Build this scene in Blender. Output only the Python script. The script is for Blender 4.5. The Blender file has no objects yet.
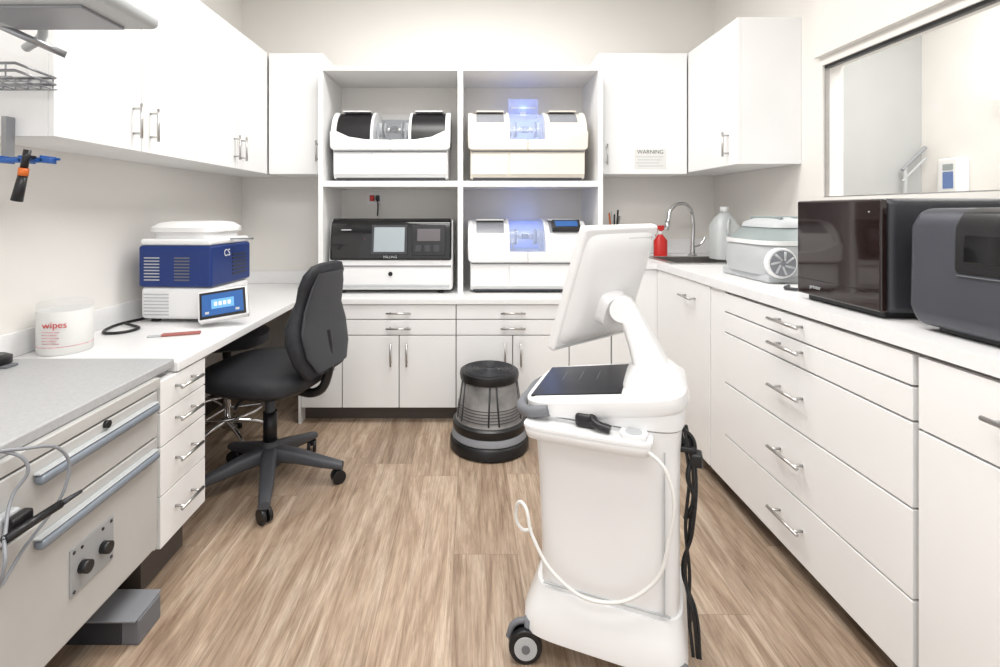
import bpy, bmesh, math, random
from mathutils import Vector, Matrix, Euler
random.seed(3)
S = bpy.context.scene
COL = S.collection
# ------------------------------------------------------------------ materials
def mat(name, col, rough=0.5, metal=0.0, var=0.03, scale=6.0, bump=0.0, emit=None, es=0.0, trans=0.0, alpha=1.0, coat=0.0, ior=1.45):
    m = bpy.data.materials.new(name); m.use_nodes = True
    nt = m.node_tree; b = nt.nodes['Principled BSDF']
    tc = nt.nodes.new('ShaderNodeTexCoord'); no = nt.nodes.new('ShaderNodeTexNoise')
    no.inputs['Scale'].default_value = scale; no.inputs['Detail'].default_value = 4
    nt.links.new(tc.outputs['Object'], no.inputs['Vector'])
    cr = nt.nodes.new('ShaderNodeValToRGB')
    c = list(col)
    cr.color_ramp.elements[0].position = 0.3; cr.color_ramp.elements[1].position = 0.7
    cr.color_ramp.elements[0].color = [max(0, x*(1-var)) for x in c]+[1]
    cr.color_ramp.elements[1].color = [min(1, x*(1+var)) for x in c]+[1]
    nt.links.new(no.outputs['Fac'], cr.inputs['Fac']); nt.links.new(cr.outputs['Color'], b.inputs['Base Color'])
    b.inputs['Roughness'].default_value = rough; b.inputs['Metallic'].default_value = metal
    b.inputs['Transmission Weight'].default_value = trans; b.inputs['Alpha'].default_value = alpha
    b.inputs['Coat Weight'].default_value = coat; b.inputs['IOR'].default_value = ior
    if emit: b.inputs['Emission Color'].default_value = list(emit)+[1]; b.inputs['Emission Strength'].default_value = es
    if bump:
        n2 = nt.nodes.new('ShaderNodeTexNoise'); n2.inputs['Scale'].default_value = 220
        nt.links.new(tc.outputs['Object'], n2.inputs['Vector'])
        bp = nt.nodes.new('ShaderNodeBump'); bp.inputs['Strength'].default_value = bump; bp.inputs['Distance'].default_value = 0.002
        nt.links.new(n2.outputs['Fac'], bp.inputs['Height']); nt.links.new(bp.outputs['Normal'], b.inputs['Normal'])
    return m
M_wall = mat('wall_paint', (0.78,0.757,0.72), 0.85, var=0.015, scale=2, bump=0.15)
M_ceil = mat('ceiling_paint', (0.85,0.85,0.84), 0.9, var=0.01)
M_cab = mat('cabinet_laminate', (0.84,0.84,0.835), 0.38, var=0.01)
M_gap = mat('cabinet_gap', (0.25,0.24,0.23), 0.8)
M_toe = mat('toe_kick_dark', (0.10,0.085,0.075), 0.6)
M_counter = mat('counter_laminate', (0.81,0.81,0.81), 0.3, var=0.02, scale=60)
M_steel = mat('brushed_steel', (0.52,0.51,0.50), 0.28, 1.0, var=0.05, scale=30)
M_plate = mat('aluminium_plate', (0.36,0.37,0.38), 0.6, 0.2)
M_chrome = mat('chrome', (0.70,0.70,0.71), 0.1, 1.0)
M_white = mat('white_plastic', (0.80,0.80,0.80), 0.3, var=0.01)
M_white2 = mat('warm_white_plastic', (0.74,0.69,0.61), 0.32, var=0.01)
M_lgray = mat('light_gray_plastic', (0.46,0.48,0.49), 0.4, var=0.02)
M_smgray = mat('silver_gray_plastic', (0.24,0.25,0.27), 0.35, var=0.02)
M_mgray = mat('mid_gray_plastic', (0.15,0.155,0.17), 0.45, var=0.04)
M_dgray = mat('dark_gray_plastic', (0.035,0.037,0.043), 0.45, var=0.05)
M_black = mat('black_plastic', (0.010,0.010,0.011), 0.35)
M_gloss = mat('black_gloss', (0.006,0.006,0.007), 0.10, coat=0.3)
M_brown = mat('smoked_brown_gloss', (0.018,0.010,0.009), 0.06, coat=0.3)
M_fabric = mat('chair_vinyl', (0.015,0.016,0.020), 0.6, var=0.2, scale=40, bump=0.3)
M_chplas = mat('chair_base_plastic', (0.060,0.063,0.072), 0.5)
M_unit = mat('gray_enamel', (0.47,0.465,0.45), 0.45, var=0.03)
M_unittop = mat('gray_laminate_top', (0.40,0.405,0.41), 0.45, var=0.06, scale=120)
M_strip = mat('slate_handle', (0.22,0.25,0.29), 0.4, 0.3)
M_blue = mat('royal_blue_plastic', (0.008,0.030,0.16), 0.35)
M_bluerack = mat('blue_rack', (0.02,0.10,0.36), 0.4)
M_orange = mat('orange_plastic', (0.62,0.14,0.02), 0.4)
M_red = mat('red_plastic', (0.55,0.025,0.02), 0.35)
M_pink = mat('pink_label', (0.68,0.40,0.42), 0.5, var=0.35, scale=60)
M_clear = mat('clear_plastic', (0.6,0.63,0.66), 0.1, alpha=0.10)
M_sage = mat('sage_gray_plastic', (0.25,0.29,0.29), 0.35)
M_glow = mat('blue_light', (0.35,0.45,1.0), 0.5, emit=(0.26,0.38,1.0), es=0.28)
M_scr2 = mat('screen_blue', (0.03,0.09,0.26), 0.2, emit=(0.04,0.14,0.38), es=0.28)
M_scr3 = mat('screen_gray', (0.3,0.34,0.36), 0.2, emit=(0.45,0.5,0.55), es=0.15)
M_lamp = mat('lamp_emitter', (1,1,1), 0.5, emit=(1,0.97,0.92), es=3)
M_smoke = mat('smoky_rubber', (0.21,0.205,0.20), 0.3, var=0.45, scale=9)
M_paper = mat('paper', (0.72,0.72,0.70), 0.7)
M_text = mat('ink', (0.05,0.05,0.05), 0.7)
M_foil = mat('wire_steel', (0.34,0.35,0.37), 0.3, 0.9)
M_lite = mat('white_rubber_hose', (0.78,0.78,0.76), 0.4)

def floor_mat():
    m = bpy.data.materials.new('vinyl_wood_planks'); m.use_nodes = True
    nt = m.node_tree; N = nt.nodes; L = nt.links; b = N['Principled BSDF']
    tc = N.new('ShaderNodeTexCoord')
    PW, PL = 0.225, 1.25
    sep = N.new('ShaderNodeSeparateXYZ'); L.new(tc.outputs['Object'], sep.inputs[0])
    def mth(op, a, bb=None):
        n = N.new('ShaderNodeMath'); n.operation = op
        for i,v in enumerate((a,bb)):
            if v is None: continue
            if isinstance(v,(int,float)): n.inputs[i].default_value = v
            else: L.new(v, n.inputs[i])
        return n.outputs[0]
    u = mth('DIVIDE', mth('ADD', sep.outputs['X'], 0.06), PW)
    row = mth('FLOOR', u); fu = mth('FRACT', u)
    wn = N.new('ShaderNodeTexWhiteNoise'); wn.noise_dimensions = '1D'; L.new(row, wn.inputs['W'])
    v = mth('ADD', mth('DIVIDE', sep.outputs['Y'], PL), wn.outputs['Value'])
    cell = mth('FLOOR', v); fv = mth('FRACT', v)
    cmb = N.new('ShaderNodeCombineXYZ'); L.new(row, cmb.inputs[0]); L.new(cell, cmb.inputs[1])
    w2 = N.new('ShaderNodeTexWhiteNoise'); w2.noise_dimensions = '3D'; L.new(cmb.outputs[0], w2.inputs['Vector'])
    eu = mth('MULTIPLY', mth('MINIMUM', fu, mth('SUBTRACT', 1.0, fu)), PW)
    ev = mth('MULTIPLY', mth('MINIMUM', fv, mth('SUBTRACT', 1.0, fv)), PL)
    seam = mth('LESS_THAN', mth('MINIMUM', eu, ev), 0.0010)
    sc = N.new('ShaderNodeVectorMath'); sc.operation = 'MULTIPLY'; sc.inputs[1].default_value = (17,13,5)
    L.new(w2.outputs['Color'], sc.inputs[0])
    def grain(sx, sy, det, dist, ro=0.65):
        m2 = N.new('ShaderNodeMapping'); m2.inputs['Scale'].default_value = (sx, sy, 1)
        L.new(tc.outputs['Object'], m2.inputs['Vector'])
        ad = N.new('ShaderNodeVectorMath'); ad.operation = 'ADD'
        L.new(m2.outputs['Vector'], ad.inputs[0]); L.new(sc.outputs['Vector'], ad.inputs[1])
        n = N.new('ShaderNodeTexNoise'); n.inputs['Scale'].default_value = 1; n.inputs['Detail'].default_value = det
        n.inputs['Distortion'].default_value = dist; n.inputs['Roughness'].default_value = ro
        L.new(ad.outputs['Vector'], n.inputs['Vector']); return n
    g1 = grain(8, 1.0, 8, 2.4); g2 = grain(170, 9, 5, 0.8); g3 = grain(30,14,4,0); g4 = grain(45, 2.0, 5, 1.2)
    r1 = N.new('ShaderNodeValToRGB')
    e = r1.color_ramp.elements
    e[0].position = 0.32; e[0].color = (0.245,0.170,0.118,1)
    e[1].position = 0.66; e[1].color = (0.50,0.400,0.310,1)
    x = e.new(0.48); x.color = (0.385,0.285,0.205,1)
    L.new(g1.outputs['Fac'], r1.inputs['Fac'])
    def mul(a, g, p0, c0, p1, c1, f):
        r2 = N.new('ShaderNodeValToRGB'); r2.color_ramp.elements[0].position = p0; r2.color_ramp.elements[0].color = (*c0,1)
        r2.color_ramp.elements[1].position = p1; r2.color_ramp.elements[1].color = (*c1,1)
        L.new(g, r2.inputs['Fac'])
        mx = N.new('ShaderNodeMix'); mx.data_type = 'RGBA'; mx.blend_type = 'MULTIPLY'; mx.inputs[0].default_value = f
        L.new(a, mx.inputs[6]); L.new(r2.outputs['Color'], mx.inputs[7]); return mx.outputs[2]
    c = mul(r1.outputs['Color'], g2.outputs['Fac'], 0.38,(0.70,0.69,0.68),0.58,(1.1,1.1,1.1),0.75)
    c = mul(c, g4.outputs['Fac'], 0.36,(0.68,0.64,0.60),0.52,(1.06,1.06,1.07),0.8)
    c = mul(c, w2.outputs['Value'], 0.0,(0.84,0.83,0.82),1.0,(1.12,1.12,1.11),1.0)
    m4 = N.new('ShaderNodeMix'); m4.data_type = 'RGBA'; m4.inputs[7].default_value = (0.15,0.10,0.075,1)
    L.new(mth('MULTIPLY', seam, 0.6), m4.inputs[0]); L.new(c, m4.inputs[6])
    L.new(m4.outputs[2], b.inputs['Base Color']); b.inputs['Roughness'].default_value = 0.42
    bp = N.new('ShaderNodeBump'); bp.inputs['Strength'].default_value = 0.15; bp.inputs['Distance'].default_value = 0.002
    L.new(g3.outputs['Fac'], bp.inputs['Height']); L.new(bp.outputs['Normal'], b.inputs['Normal'])
    return m
M_floor = floor_mat()

# ------------------------------------------------------------------ helpers
def group(name, loc=(0,0,0), rz=0.0):
    e = bpy.data.objects.new(name, None); e.empty_display_size = 0.1
    e.location = loc; e.rotation_euler = (0,0,math.radians(rz)); COL.objects.link(e); return e
def finish(name, bm, m, parent=None, M=None, bevel=0.0, smooth=False, seg=2, subsurf=0):
    bmesh.ops.recalc_face_normals(bm, faces=bm.faces)
    me = bpy.data.meshes.new(name); bm.to_mesh(me); bm.free()
    if M is not None: me.transform(M)
    o = bpy.data.objects.new(name, me); COL.objects.link(o)
    me.materials.append(m)
    if parent: o.parent = parent
    if smooth or bevel:
        for p in me.polygons: p.use_smooth = True
    if bevel:
        md = o.modifiers.new('bev','BEVEL'); md.width = bevel; md.segments = seg; md.limit_method = 'ANGLE'; md.angle_limit = math.radians(40)
        wn = o.modifiers.new('wn','WEIGHTED_NORMAL')
    return o
def box(P, name, x0,x1,y0,y1,z0,z1, m, bevel=0.0, M=None, seg=2):
    bm = bmesh.new(); bmesh.ops.create_cube(bm, size=1)
    for v in bm.verts:
        v.co = Vector(((x0+x1)/2+v.co.x*(x1-x0), (y0+y1)/2+v.co.y*(y1-y0), (z0+z1)/2+v.co.z*(z1-z0)))
    return finish(name, bm, m, P, M, bevel, seg=seg)
def cyl(P, name, p0, p1, r, m, r2=None, seg=24, M=None, bevel=0.0):
    p0 = Vector(p0); p1 = Vector(p1); d = p1-p0
    bm = bmesh.new(); bmesh.ops.create_cone(bm, cap_ends=True, segments=seg, radius1=r, radius2=r if r2 is None else r2, depth=d.length)
    T = Matrix.Translation((p0+p1)/2) @ d.to_track_quat('Z','Y').to_matrix().to_4x4()
    bmesh.ops.transform(bm, matrix=T, verts=bm.verts)
    o = finish(name, bm, m, P, M, bevel)
    for p in o.data.polygons: p.use_smooth = len(p.vertices) == 4
    return o
def prism(P, name, prof, axis, a0, a1, m, bevel=0.0, M=None, seg=2):
    bm = bmesh.new()
    def pt(u, v, a):
        return {'x':(a,u,v),'y':(u,a,v),'z':(u,v,a)}[axis]
    A = [bm.verts.new(pt(u,v,a0)) for u,v in prof]; B = [bm.verts.new(pt(u,v,a1)) for u,v in prof]
    bm.faces.new(A); bm.faces.new(B[::-1]); n = len(prof)
    for i in range(n): bm.faces.new([A[i],A[(i+1)%n],B[(i+1)%n],B[i]])
    return finish(name, bm, m, P, M, bevel, seg=seg)
def lathe(P, name, prof, m, c=(0,0,0), seg=48, M=None):
    bm = bmesh.new(); rings = []
    for r,z in prof:
        rings.append([bm.verts.new((c[0]+r*math.cos(2*math.pi*i/seg), c[1]+r*math.sin(2*math.pi*i/seg), c[2]+z)) for i in range(seg)])
    for a,b in zip(rings, rings[1:]):
        for i in range(seg): bm.faces.new([a[i],a[(i+1)%seg],b[(i+1)%seg],b[i]])
    bm.faces.new(rings[0][::-1]); bm.faces.new(rings[-1])
    o = finish(name, bm, m, P, M); 
    for p in o.data.polygons: p.use_smooth = len(p.vertices)==4
    md = o.modifiers.new('es','EDGE_SPLIT'); md.split_angle = math.radians(40)
    return o
def loft(P, name, secs, m, n=40, M=None, axis='z', smooth=True):
    bm = bmesh.new(); rings = []
    for a,cu,cv,ru,rv,ex in secs:
        ring = []
        for i in range(n):
            t = 2*math.pi*i/n; c = math.cos(t); s = math.sin(t)
            u = cu + ru*math.copysign(abs(c)**(2/ex), c); v = cv + rv*math.copysign(abs(s)**(2/ex), s)
            ring.append(bm.verts.new({'z':(u,v,a),'x':(a,u,v),'y':(u,a,v)}[axis]))
        rings.append(ring)
    for a,b in zip(rings, rings[1:]):
        for i in range(n): bm.faces.new([a[i],a[(i+1)%n],b[(i+1)%n],b[i]])
    bm.faces.new(rings[0][::-1]); bm.faces.new(rings[-1])
    o = finish(name, bm, m, P, M, smooth=smooth)
    md = o.modifiers.new('es','EDGE_SPLIT'); md.split_angle = math.radians(50)
    return o
def tube(P, name, pts, r, m, smooth=True, M=None):
    cu = bpy.data.curves.new(name,'CURVE'); cu.dimensions = '3D'; cu.bevel_depth = r; cu.bevel_resolution = 4; cu.use_fill_caps = True
    if smooth:
        sp = cu.splines.new('BEZIER'); sp.bezier_points.add(len(pts)-1)
        for b,p in zip(sp.bezier_points, pts): b.co = p; b.handle_left_type = b.handle_right_type = 'AUTO'
    else:
        sp = cu.splines.new('POLY'); sp.points.add(len(pts)-1)
        for b,p in zip(sp.points, pts): b.co = (*p,1)
    o = bpy.data.objects.new(name, cu); COL.objects.link(o); cu.materials.append(m)
    if M is not None: cu.transform(M)
    if P: o.parent = P
    return o
def text(P, name, s, size, loc, rot, m):
    cu = bpy.data.curves.new(name,'FONT'); cu.body = s; cu.size = size; cu.extrude = 0.0004; cu.align_x = 'CENTER'; cu.align_y = 'CENTER'
    o = bpy.data.objects.new(name, cu); COL.objects.link(o); cu.materials.append(m); o.location = loc
    o.rotation_euler = [math.radians(a) for a in rot]; o.parent = P; return o
def handle(P, name, c, along, out, L=0.13, off=0.032, r=0.0055):
    c = Vector(c); al = Vector(along); out = Vector(out)
    cyl(P, name+'_bar', c+out*off-al*L/2, c+out*off+al*L/2, r, M_steel, seg=12)
    for s in (-1,1): cyl(P, name+'_post', c+al*s*L*0.36, c+al*s*L*0.36+out*off, r*0.8, M_steel, seg=10)

# ------------------------------------------------------------------ dimensions
XL, XR, YB, ZC = -1.58, 1.68, 3.45, 2.78
YF = -1.0
H = 1.22
# room shell
box(None,'floor', XL-0.1, 3.4, YF, 3.75, -0.05, 0, M_floor)
box(None,'ceiling', XL-0.1, 3.4, YF, 3.75, ZC, ZC+0.05, M_ceil)
box(None,'wall_back', XL-0.1, XR+0.1, YB, YB+0.1, 0, ZC, M_wall)
box(None,'wall_left', XL-0.1, XL, YF, YB, 0, ZC, M_wall)
WR = group('wall_right')
WY0, WY1, WZ0, WZ1 = 0.2, 2.39, 1.28, 1.91
box(WR,'below', XR, XR+0.1, YF, YB, 0, WZ0, M_wall)
box(WR,'above', XR, XR+0.1, YF, YB, WZ1, ZC, M_wall)
box(WR,'far', XR, XR+0.1, WY1, YB, WZ0, WZ1, M_wall)
box(WR,'near', XR, XR+0.1, YF, WY0, WZ0, WZ1, M_wall)
W = group('window_1')
fr = 0.014
box(W,'frame_top', XR+0.01, XR+0.035, WY0, WY1, WZ1-fr, WZ1, M_black)
box(W,'frame_bottom', XR+0.01, XR+0.03, WY0, WY1, WZ0, WZ0+0.005, M_steel)
box(W,'frame_far', XR+0.01, XR+0.03, WY1-0.006, WY1, WZ0, WZ1, M_steel)
box(W,'frame_near', XR+0.01, XR+0.03, WY0, WY0+0.01, WZ0, WZ1, M_black)
box(W,'pane', XR+0.018, XR+0.022, WY0, WY1, WZ0, WZ1, mat('window_glass',(0.7,0.73,0.75),0.02,alpha=0.08))
box(None,'trim_1', XR-0.03, XR, YF, WY1+0.02, WZ1+0.04, ZC-0.002, M_wall)
# neighbouring room
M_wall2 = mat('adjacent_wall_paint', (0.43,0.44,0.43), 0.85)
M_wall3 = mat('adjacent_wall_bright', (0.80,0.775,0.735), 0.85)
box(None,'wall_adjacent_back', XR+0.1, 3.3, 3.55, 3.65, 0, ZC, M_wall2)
box(None,'wall_adjacent_side', 3.2, 3.3, YF, 3.55, 0, ZC, M_wall3)
hd = group('hand_sanitizer_dispenser', (3.2,3.28,1.42))
box(hd,'housing', -0.09,0,-0.08,0.06,-0.10,0.14, M_white, 0.015)
box(hd,'lower', -0.10,0,-0.06,0.05,-0.16,-0.10, M_lgray, 0.01)
box(hd,'label', -0.093,-0.09,-0.055,0.015,-0.06,0.05, M_bluerack)
box(hd,'label_top', -0.093,-0.09,-0.055,0.015,0.06,0.10, M_sage)
ph = group('stair_handrail')
tube(ph,'rail',[(3.02,3.50,1.50),(3.18,3.50,1.66)],0.012,M_smgray,False)
tube(ph,'rail_lower',[(3.02,3.50,1.42),(3.18,3.50,1.58)],0.008,M_lgray,False)
tube(ph,'post',[(3.04,3.50,0.0),(3.04,3.50,1.52)],0.012,M_lgray,False)
sc = group('wall_sconce', (3.2,2.93,1.98))
box(sc,'plate', -0.02,0,-0.05,0.05,-0.08,0.08, M_steel, 0.005)
loft(sc,'shade', [(-0.10,-0.06,0,0.05,0.06,2.5),(0.10,-0.06,0,0.055,0.07,2.5)], M_lamp)

# baseboards
box(None,'baseboard_left', XL, XL+0.012, 1.85, YB, 0, 0.10, M_toe)
box(None,'baseboard_back', XL+0.012, -1.02, YB-0.012, YB, 0, 0.10, M_toe)

# ------------------------------------------------------------------ base cabinets back
BB = group('base_cabinet')
yf = 2.87
box(BB,'carcass', -0.97, 0.80, yf, YB-0.001, 0.09, 0.683, M_gap)
box(BB,'side_panel', -0.985, -0.97, yf-0.018, YB-0.001, 0.0, 0.683, M_cab)
box(BB,'toe_kick', -0.97, 1.09, yf+0.06, yf+0.08, 0, 0.09, M_toe)
def front_back(x0,x1,z0,z1,name,zb=0.0):
    g = 0.0028
    box(BB,name, x0+g,x1-g, yf-0.018, yf, z0+g, z1-g, M_cab, 0.0015)
front_back(-0.97,-0.735,0.09,0.683,'filler_front')
handle(BB,'pull', (-0.87,yf-0.018,0.20),(1,0,0),(0,-1,0),0.10)
for k,(a,b) in enumerate([(-0.735,-0.085),(-0.085,0.56)]):
    mid = (a+b)/2
    front_back(a,b,0.595,0.683,'drawer'); front_back(a,b,0.505,0.595,'drawer')
    front_back(a,mid,0.09,0.505,'door'); front_back(mid,b,0.09,0.505,'door')
    handle(BB,'pull',(mid,yf-0.018,0.635),(1,0,0),(0,-1,0),0.14); handle(BB,'pull',(mid,yf-0.018,0.548),(1,0,0),(0,-1,0),0.14)
    handle(BB,'pull',(mid-0.045,yf-0.018,0.40),(0,0,1),(0,-1,0),0.13); handle(BB,'pull',(mid+0.045,yf-0.018,0.40),(0,0,1),(0,-1,0),0.13)
front_back(0.56,0.80,0.09,0.683,'door')
box(BB,'counter_slab', -0.97, 0.80, 2.84, YB-0.001, 0.683, 0.715, M_counter, 0.003)
# desk left
DK = group('desk')
box(DK,'top', XL+0.001, -0.972, 1.66, YB-0.001, 0.683, 0.715, M_counter, 0.003)
box(None,'backsplash_left', XL+0.001, XL+0.015, 1.2, YB-0.001, 0.7155, 0.80, M_counter, 0.002)
box(None,'backsplash_rear', XL+0.016, -0.99, YB-0.015, YB-0.001, 0.7155, 0.80, M_counter, 0.002)
box(DK,'pedestal', XL+0.001, -0.995, 1.57, 1.84, 0.15, 0.682, M_cab)
box(DK,'pedestal_toe', XL+0.001, -1.05, 1.59, 1.82, 0.0, 0.15, M_toe)
zz = [0.15,0.315,0.47,0.58,0.68]
for i in range(4):
    box(DK,'drawer_%d'%i, -0.995,-0.977, 1.573,1.837, zz[i]+0.002, zz[i+1]-0.002, M_cab, 0.0015)
    handle(DK,'drawer_pull', (-0.977,1.70,(zz[i]+zz[i+1])/2+0.01),(0,1,0),(1,0,0),0.13)

# ------------------------------------------------------------------ right base run
RB = group('base_cabinet')
xf = 1.08; RY0 = -0.4
box(RB,'carcass', xf, XR-0.001, RY0, 2.70, 0.08, 0.883, M_gap)
box(RB,'carcass_corner', xf, XR-0.001, 2.70, YB-0.001, 0.08, 0.76, M_gap)
box(RB,'corner_front', 0.805, xf, yf-0.018, yf, 0.09, 0.883, M_cab, 0.0015)
box(RB,'corner_body', 0.805, xf, yf, YB-0.001, 0.09, 0.883, M_cab)
box(RB,'toe_kick', xf+0.06, xf+0.07, RY0, 2.93, 0.0, 0.08, M_toe)
def fr_r(y0,y1,z0,z1,name='front'):
    g = 0.003
    box(RB,name, xf-0.018, xf, y0+g,y1-g, z0+g,z1-g, M_cab, 0.0015)
fr_r(2.22,2.85,0.08,0.883,'door')
handle(RB,'pull',(xf-0.018,2.42,0.80),(0,1,0),(-1,0,0),0.14)
box(RB,'stile', xf-0.014,xf,2.10,2.22,0.08,0.883,M_cab)
dz = [0.08,0.28,0.50,0.71,0.795,0.875]
for i in range(5):
    fr_r(1.20,2.10,dz[i],dz[i+1],'drawer')
    handle(RB,'pull',(xf-0.018,1.66,(dz[i]+dz[i+1])/2+0.01),(0,1,0),(-1,0,0),0.16)
fr_r(0.45,1.19,0.70,0.875,'drawer'); fr_r(0.45,1.19,0.08,0.70,'door')
handle(RB,'pull',(xf-0.018,0.93,0.80),(0,1,0),(-1,0,0),0.16)
fr_r(RY0,0.45,0.08,0.875,'door')
RC = group('countertop')
x0c = 1.055
SX0,SX1,SY0,SY1 = 1.13,1.56,2.78,3.18
box(RC,'top_main', x0c, XR-0.001, RY0, SY0, 0.884, 0.92, M_counter)
box(RC,'top_front', x0c, SX0, SY0, SY1, 0.884, 0.92, M_counter)
box(RC,'top_side', SX1, XR-0.001, SY0, SY1, 0.884, 0.92, M_counter)
box(RC,'top_rear', x0c, XR-0.001, SY1, YB-0.001, 0.884, 0.92, M_counter)
box(RC,'top_back', 0.805, x0c, 2.84, YB-0.001, 0.884, 0.92, M_counter)
SK = group('sink')
for nm,a in (('rim_front',(SX0-0.02,SX1+0.02,SY0-0.02,SY0+0.01)),('rim_back',(SX0-0.02,SX1+0.02,SY1-0.01,SY1+0.02)),('rim_left',(SX0-0.02,SX0+0.01,SY0,SY1)),('rim_right',(SX1-0.01,SX1+0.02,SY0,SY1))):
    box(SK,nm,*a,0.9202,0.926,M_steel,0.002)
box(SK,'basin_floor',SX0+0.001,SX1-0.001,SY0+0.001,SY1-0.001,0.765,0.775,M_steel)
box(SK,'wall_a',SX0+0.001,SX0+0.006,SY0+0.001,SY1-0.001,0.77,0.92,M_steel)
box(SK,'wall_b',SX1-0.006,SX1-0.001,SY0+0.001,SY1-0.001,0.77,0.92,M_steel)
box(SK,'wall_c',SX0+0.001,SX1-0.001,SY0+0.001,SY0+0.006,0.77,0.92,M_steel)
box(SK,'wall_d',SX0+0.001,SX1-0.001,SY1-0.006,SY1-0.001,0.77,0.92,M_steel)
box(None,'backsplash_right', XR-0.016, XR-0.001, RY0, YB-0.016, 0.9205, 1.02, M_counter, 0.002)
box(None,'backsplash_back', 0.805, XR-0.001, YB-0.016, YB-0.001, 0.9205, 1.02, M_counter, 0.002)
FA = group('faucet',(1.44,3.25,0.9205))
lathe(FA,'base',[(0.03,0),(0.03,0.008),(0.017,0.02),(0.016,0.07)],M_chrome)
tube(FA,'gooseneck',[(0,0,0.05),(0,0,0.24),(-0.03,-0.02,0.315),(-0.10,-0.05,0.34),(-0.17,-0.08,0.305),(-0.20,-0.095,0.22)],0.0125,M_chrome)
cyl(FA,'spray_head',(-0.20,-0.095,0.23),(-0.206,-0.098,0.17),0.016,M_chrome)
tube(FA,'lever',[(0.01,0,0.06),(0.05,0,0.075),(0.08,0,0.12)],0.007,M_chrome)

# ------------------------------------------------------------------ upper cabinets
def upper(name): return group(name)
zb, zt = 1.445, 2.20
UL = upper('wall_cabinet')
xl = -1.27
box(UL,'carcass', XL+0.001, xl-0.018, 1.52, YB-0.001, zb, zt, M_cab)
yy = [1.52,1.93,2.31,2.72,3.12]
for i in range(4):
    box(UL,'door_%d'%i, xl-0.018, xl, yy[i]+0.003, yy[i+1]-0.003, zb, zt, M_cab, 0.0015)
box(UL,'door_gap', xl-0.0185, xl-0.016, 1.53, 3.11, zb+0.01, zt-0.01, M_gap)
for y in (yy[1]-0.05,yy[1]+0.05,yy[3]-0.04,yy[3]+0.04):
    handle(UL,'pull',(xl,y,zb+0.11),(0,0,1),(1,0,0),0.13)
yb = 3.125
UB = upper('wall_cabinet')
box(UB,'carcass', xl+0.001, -0.925, yb+0.018, YB-0.001, zb, zt, M_cab)
box(UB,'door', xl+0.006, -0.927, yb, yb+0.018, zb, zt, M_cab, 0.0015)
handle(UB,'pull',(-0.96,yb,zb+0.14),(0,0,1),(0,-1,0),0.13)
UC = upper('wall_cabinet')
box(UC,'carcass', 0.80, 1.354, yb+0.018, YB-0.001, zb, zt, M_cab)
box(UC,'door', 0.80, 1.35, yb, yb+0.018, zb, zt, M_cab, 0.0015)
handle(UC,'pull',(0.845,yb,zb+0.12),(0,0,1),(0,-1,0),0.13)
UR = upper('wall_cabinet')
xr = 1.355
box(UR,'carcass', xr+0.018, XR-0.001, 2.54, YB-0.001, zb+0.01, zt, M_cab)
box(UR,'door', xr, xr+0.018, 2.54, 3.12, zb+0.01, zt, M_cab, 0.0015)
handle(UR,'pull',(xr,2.63,zb+0.12),(0,0,1),(-1,0,0),0.13)
SG = group('warning_sign')
box(SG,'sheet', 1.02,1.22, yb-0.0015, yb-0.0003, 1.475, 1.60, M_paper)
text(SG,'heading','WARNING',0.034,(1.12,yb-0.002,1.582),(90,0,0),M_text)
for i in range(4): box(SG,'line_%d'%i, 1.03+0.01*(i%2),1.20-0.012*(i%3), yb-0.0022,yb-0.0015, 1.550-i*0.019,1.554-i*0.019, M_lgray)

# ------------------------------------------------------------------ shelf unit
SH = group('shelving_unit')
sy = 3.0; sx0,sx1 = -0.917,0.792; t=0.028; top=2.085
box(SH,'side_left', sx0,sx0+t, sy,YB-0.001, 0.7155, top, M_cab, 0.001)
box(SH,'side_right', sx1-t,sx1, sy,YB-0.001, 0.7155, top, M_cab, 0.001)
box(SH,'divider', -0.080,-0.048, sy,YB-0.02, 0.7155, top-t, M_cab, 0.001)
box(SH,'top', sx0+t,sx1-t, sy,YB-0.001, top-t, top, M_cab, 0.001)
box(SH,'shelf_left', sx0+t,-0.080, sy,YB-0.02, 1.36, 1.395, M_cab, 0.001)
box(SH,'shelf_right', -0.048,sx1-t, sy,YB-0.02, 1.36, 1.395, M_cab, 0.001)
box(SH,'back', sx0+t,sx1-t, YB-0.018,YB-0.001, 0.7155, top-t, M_wall)

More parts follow.
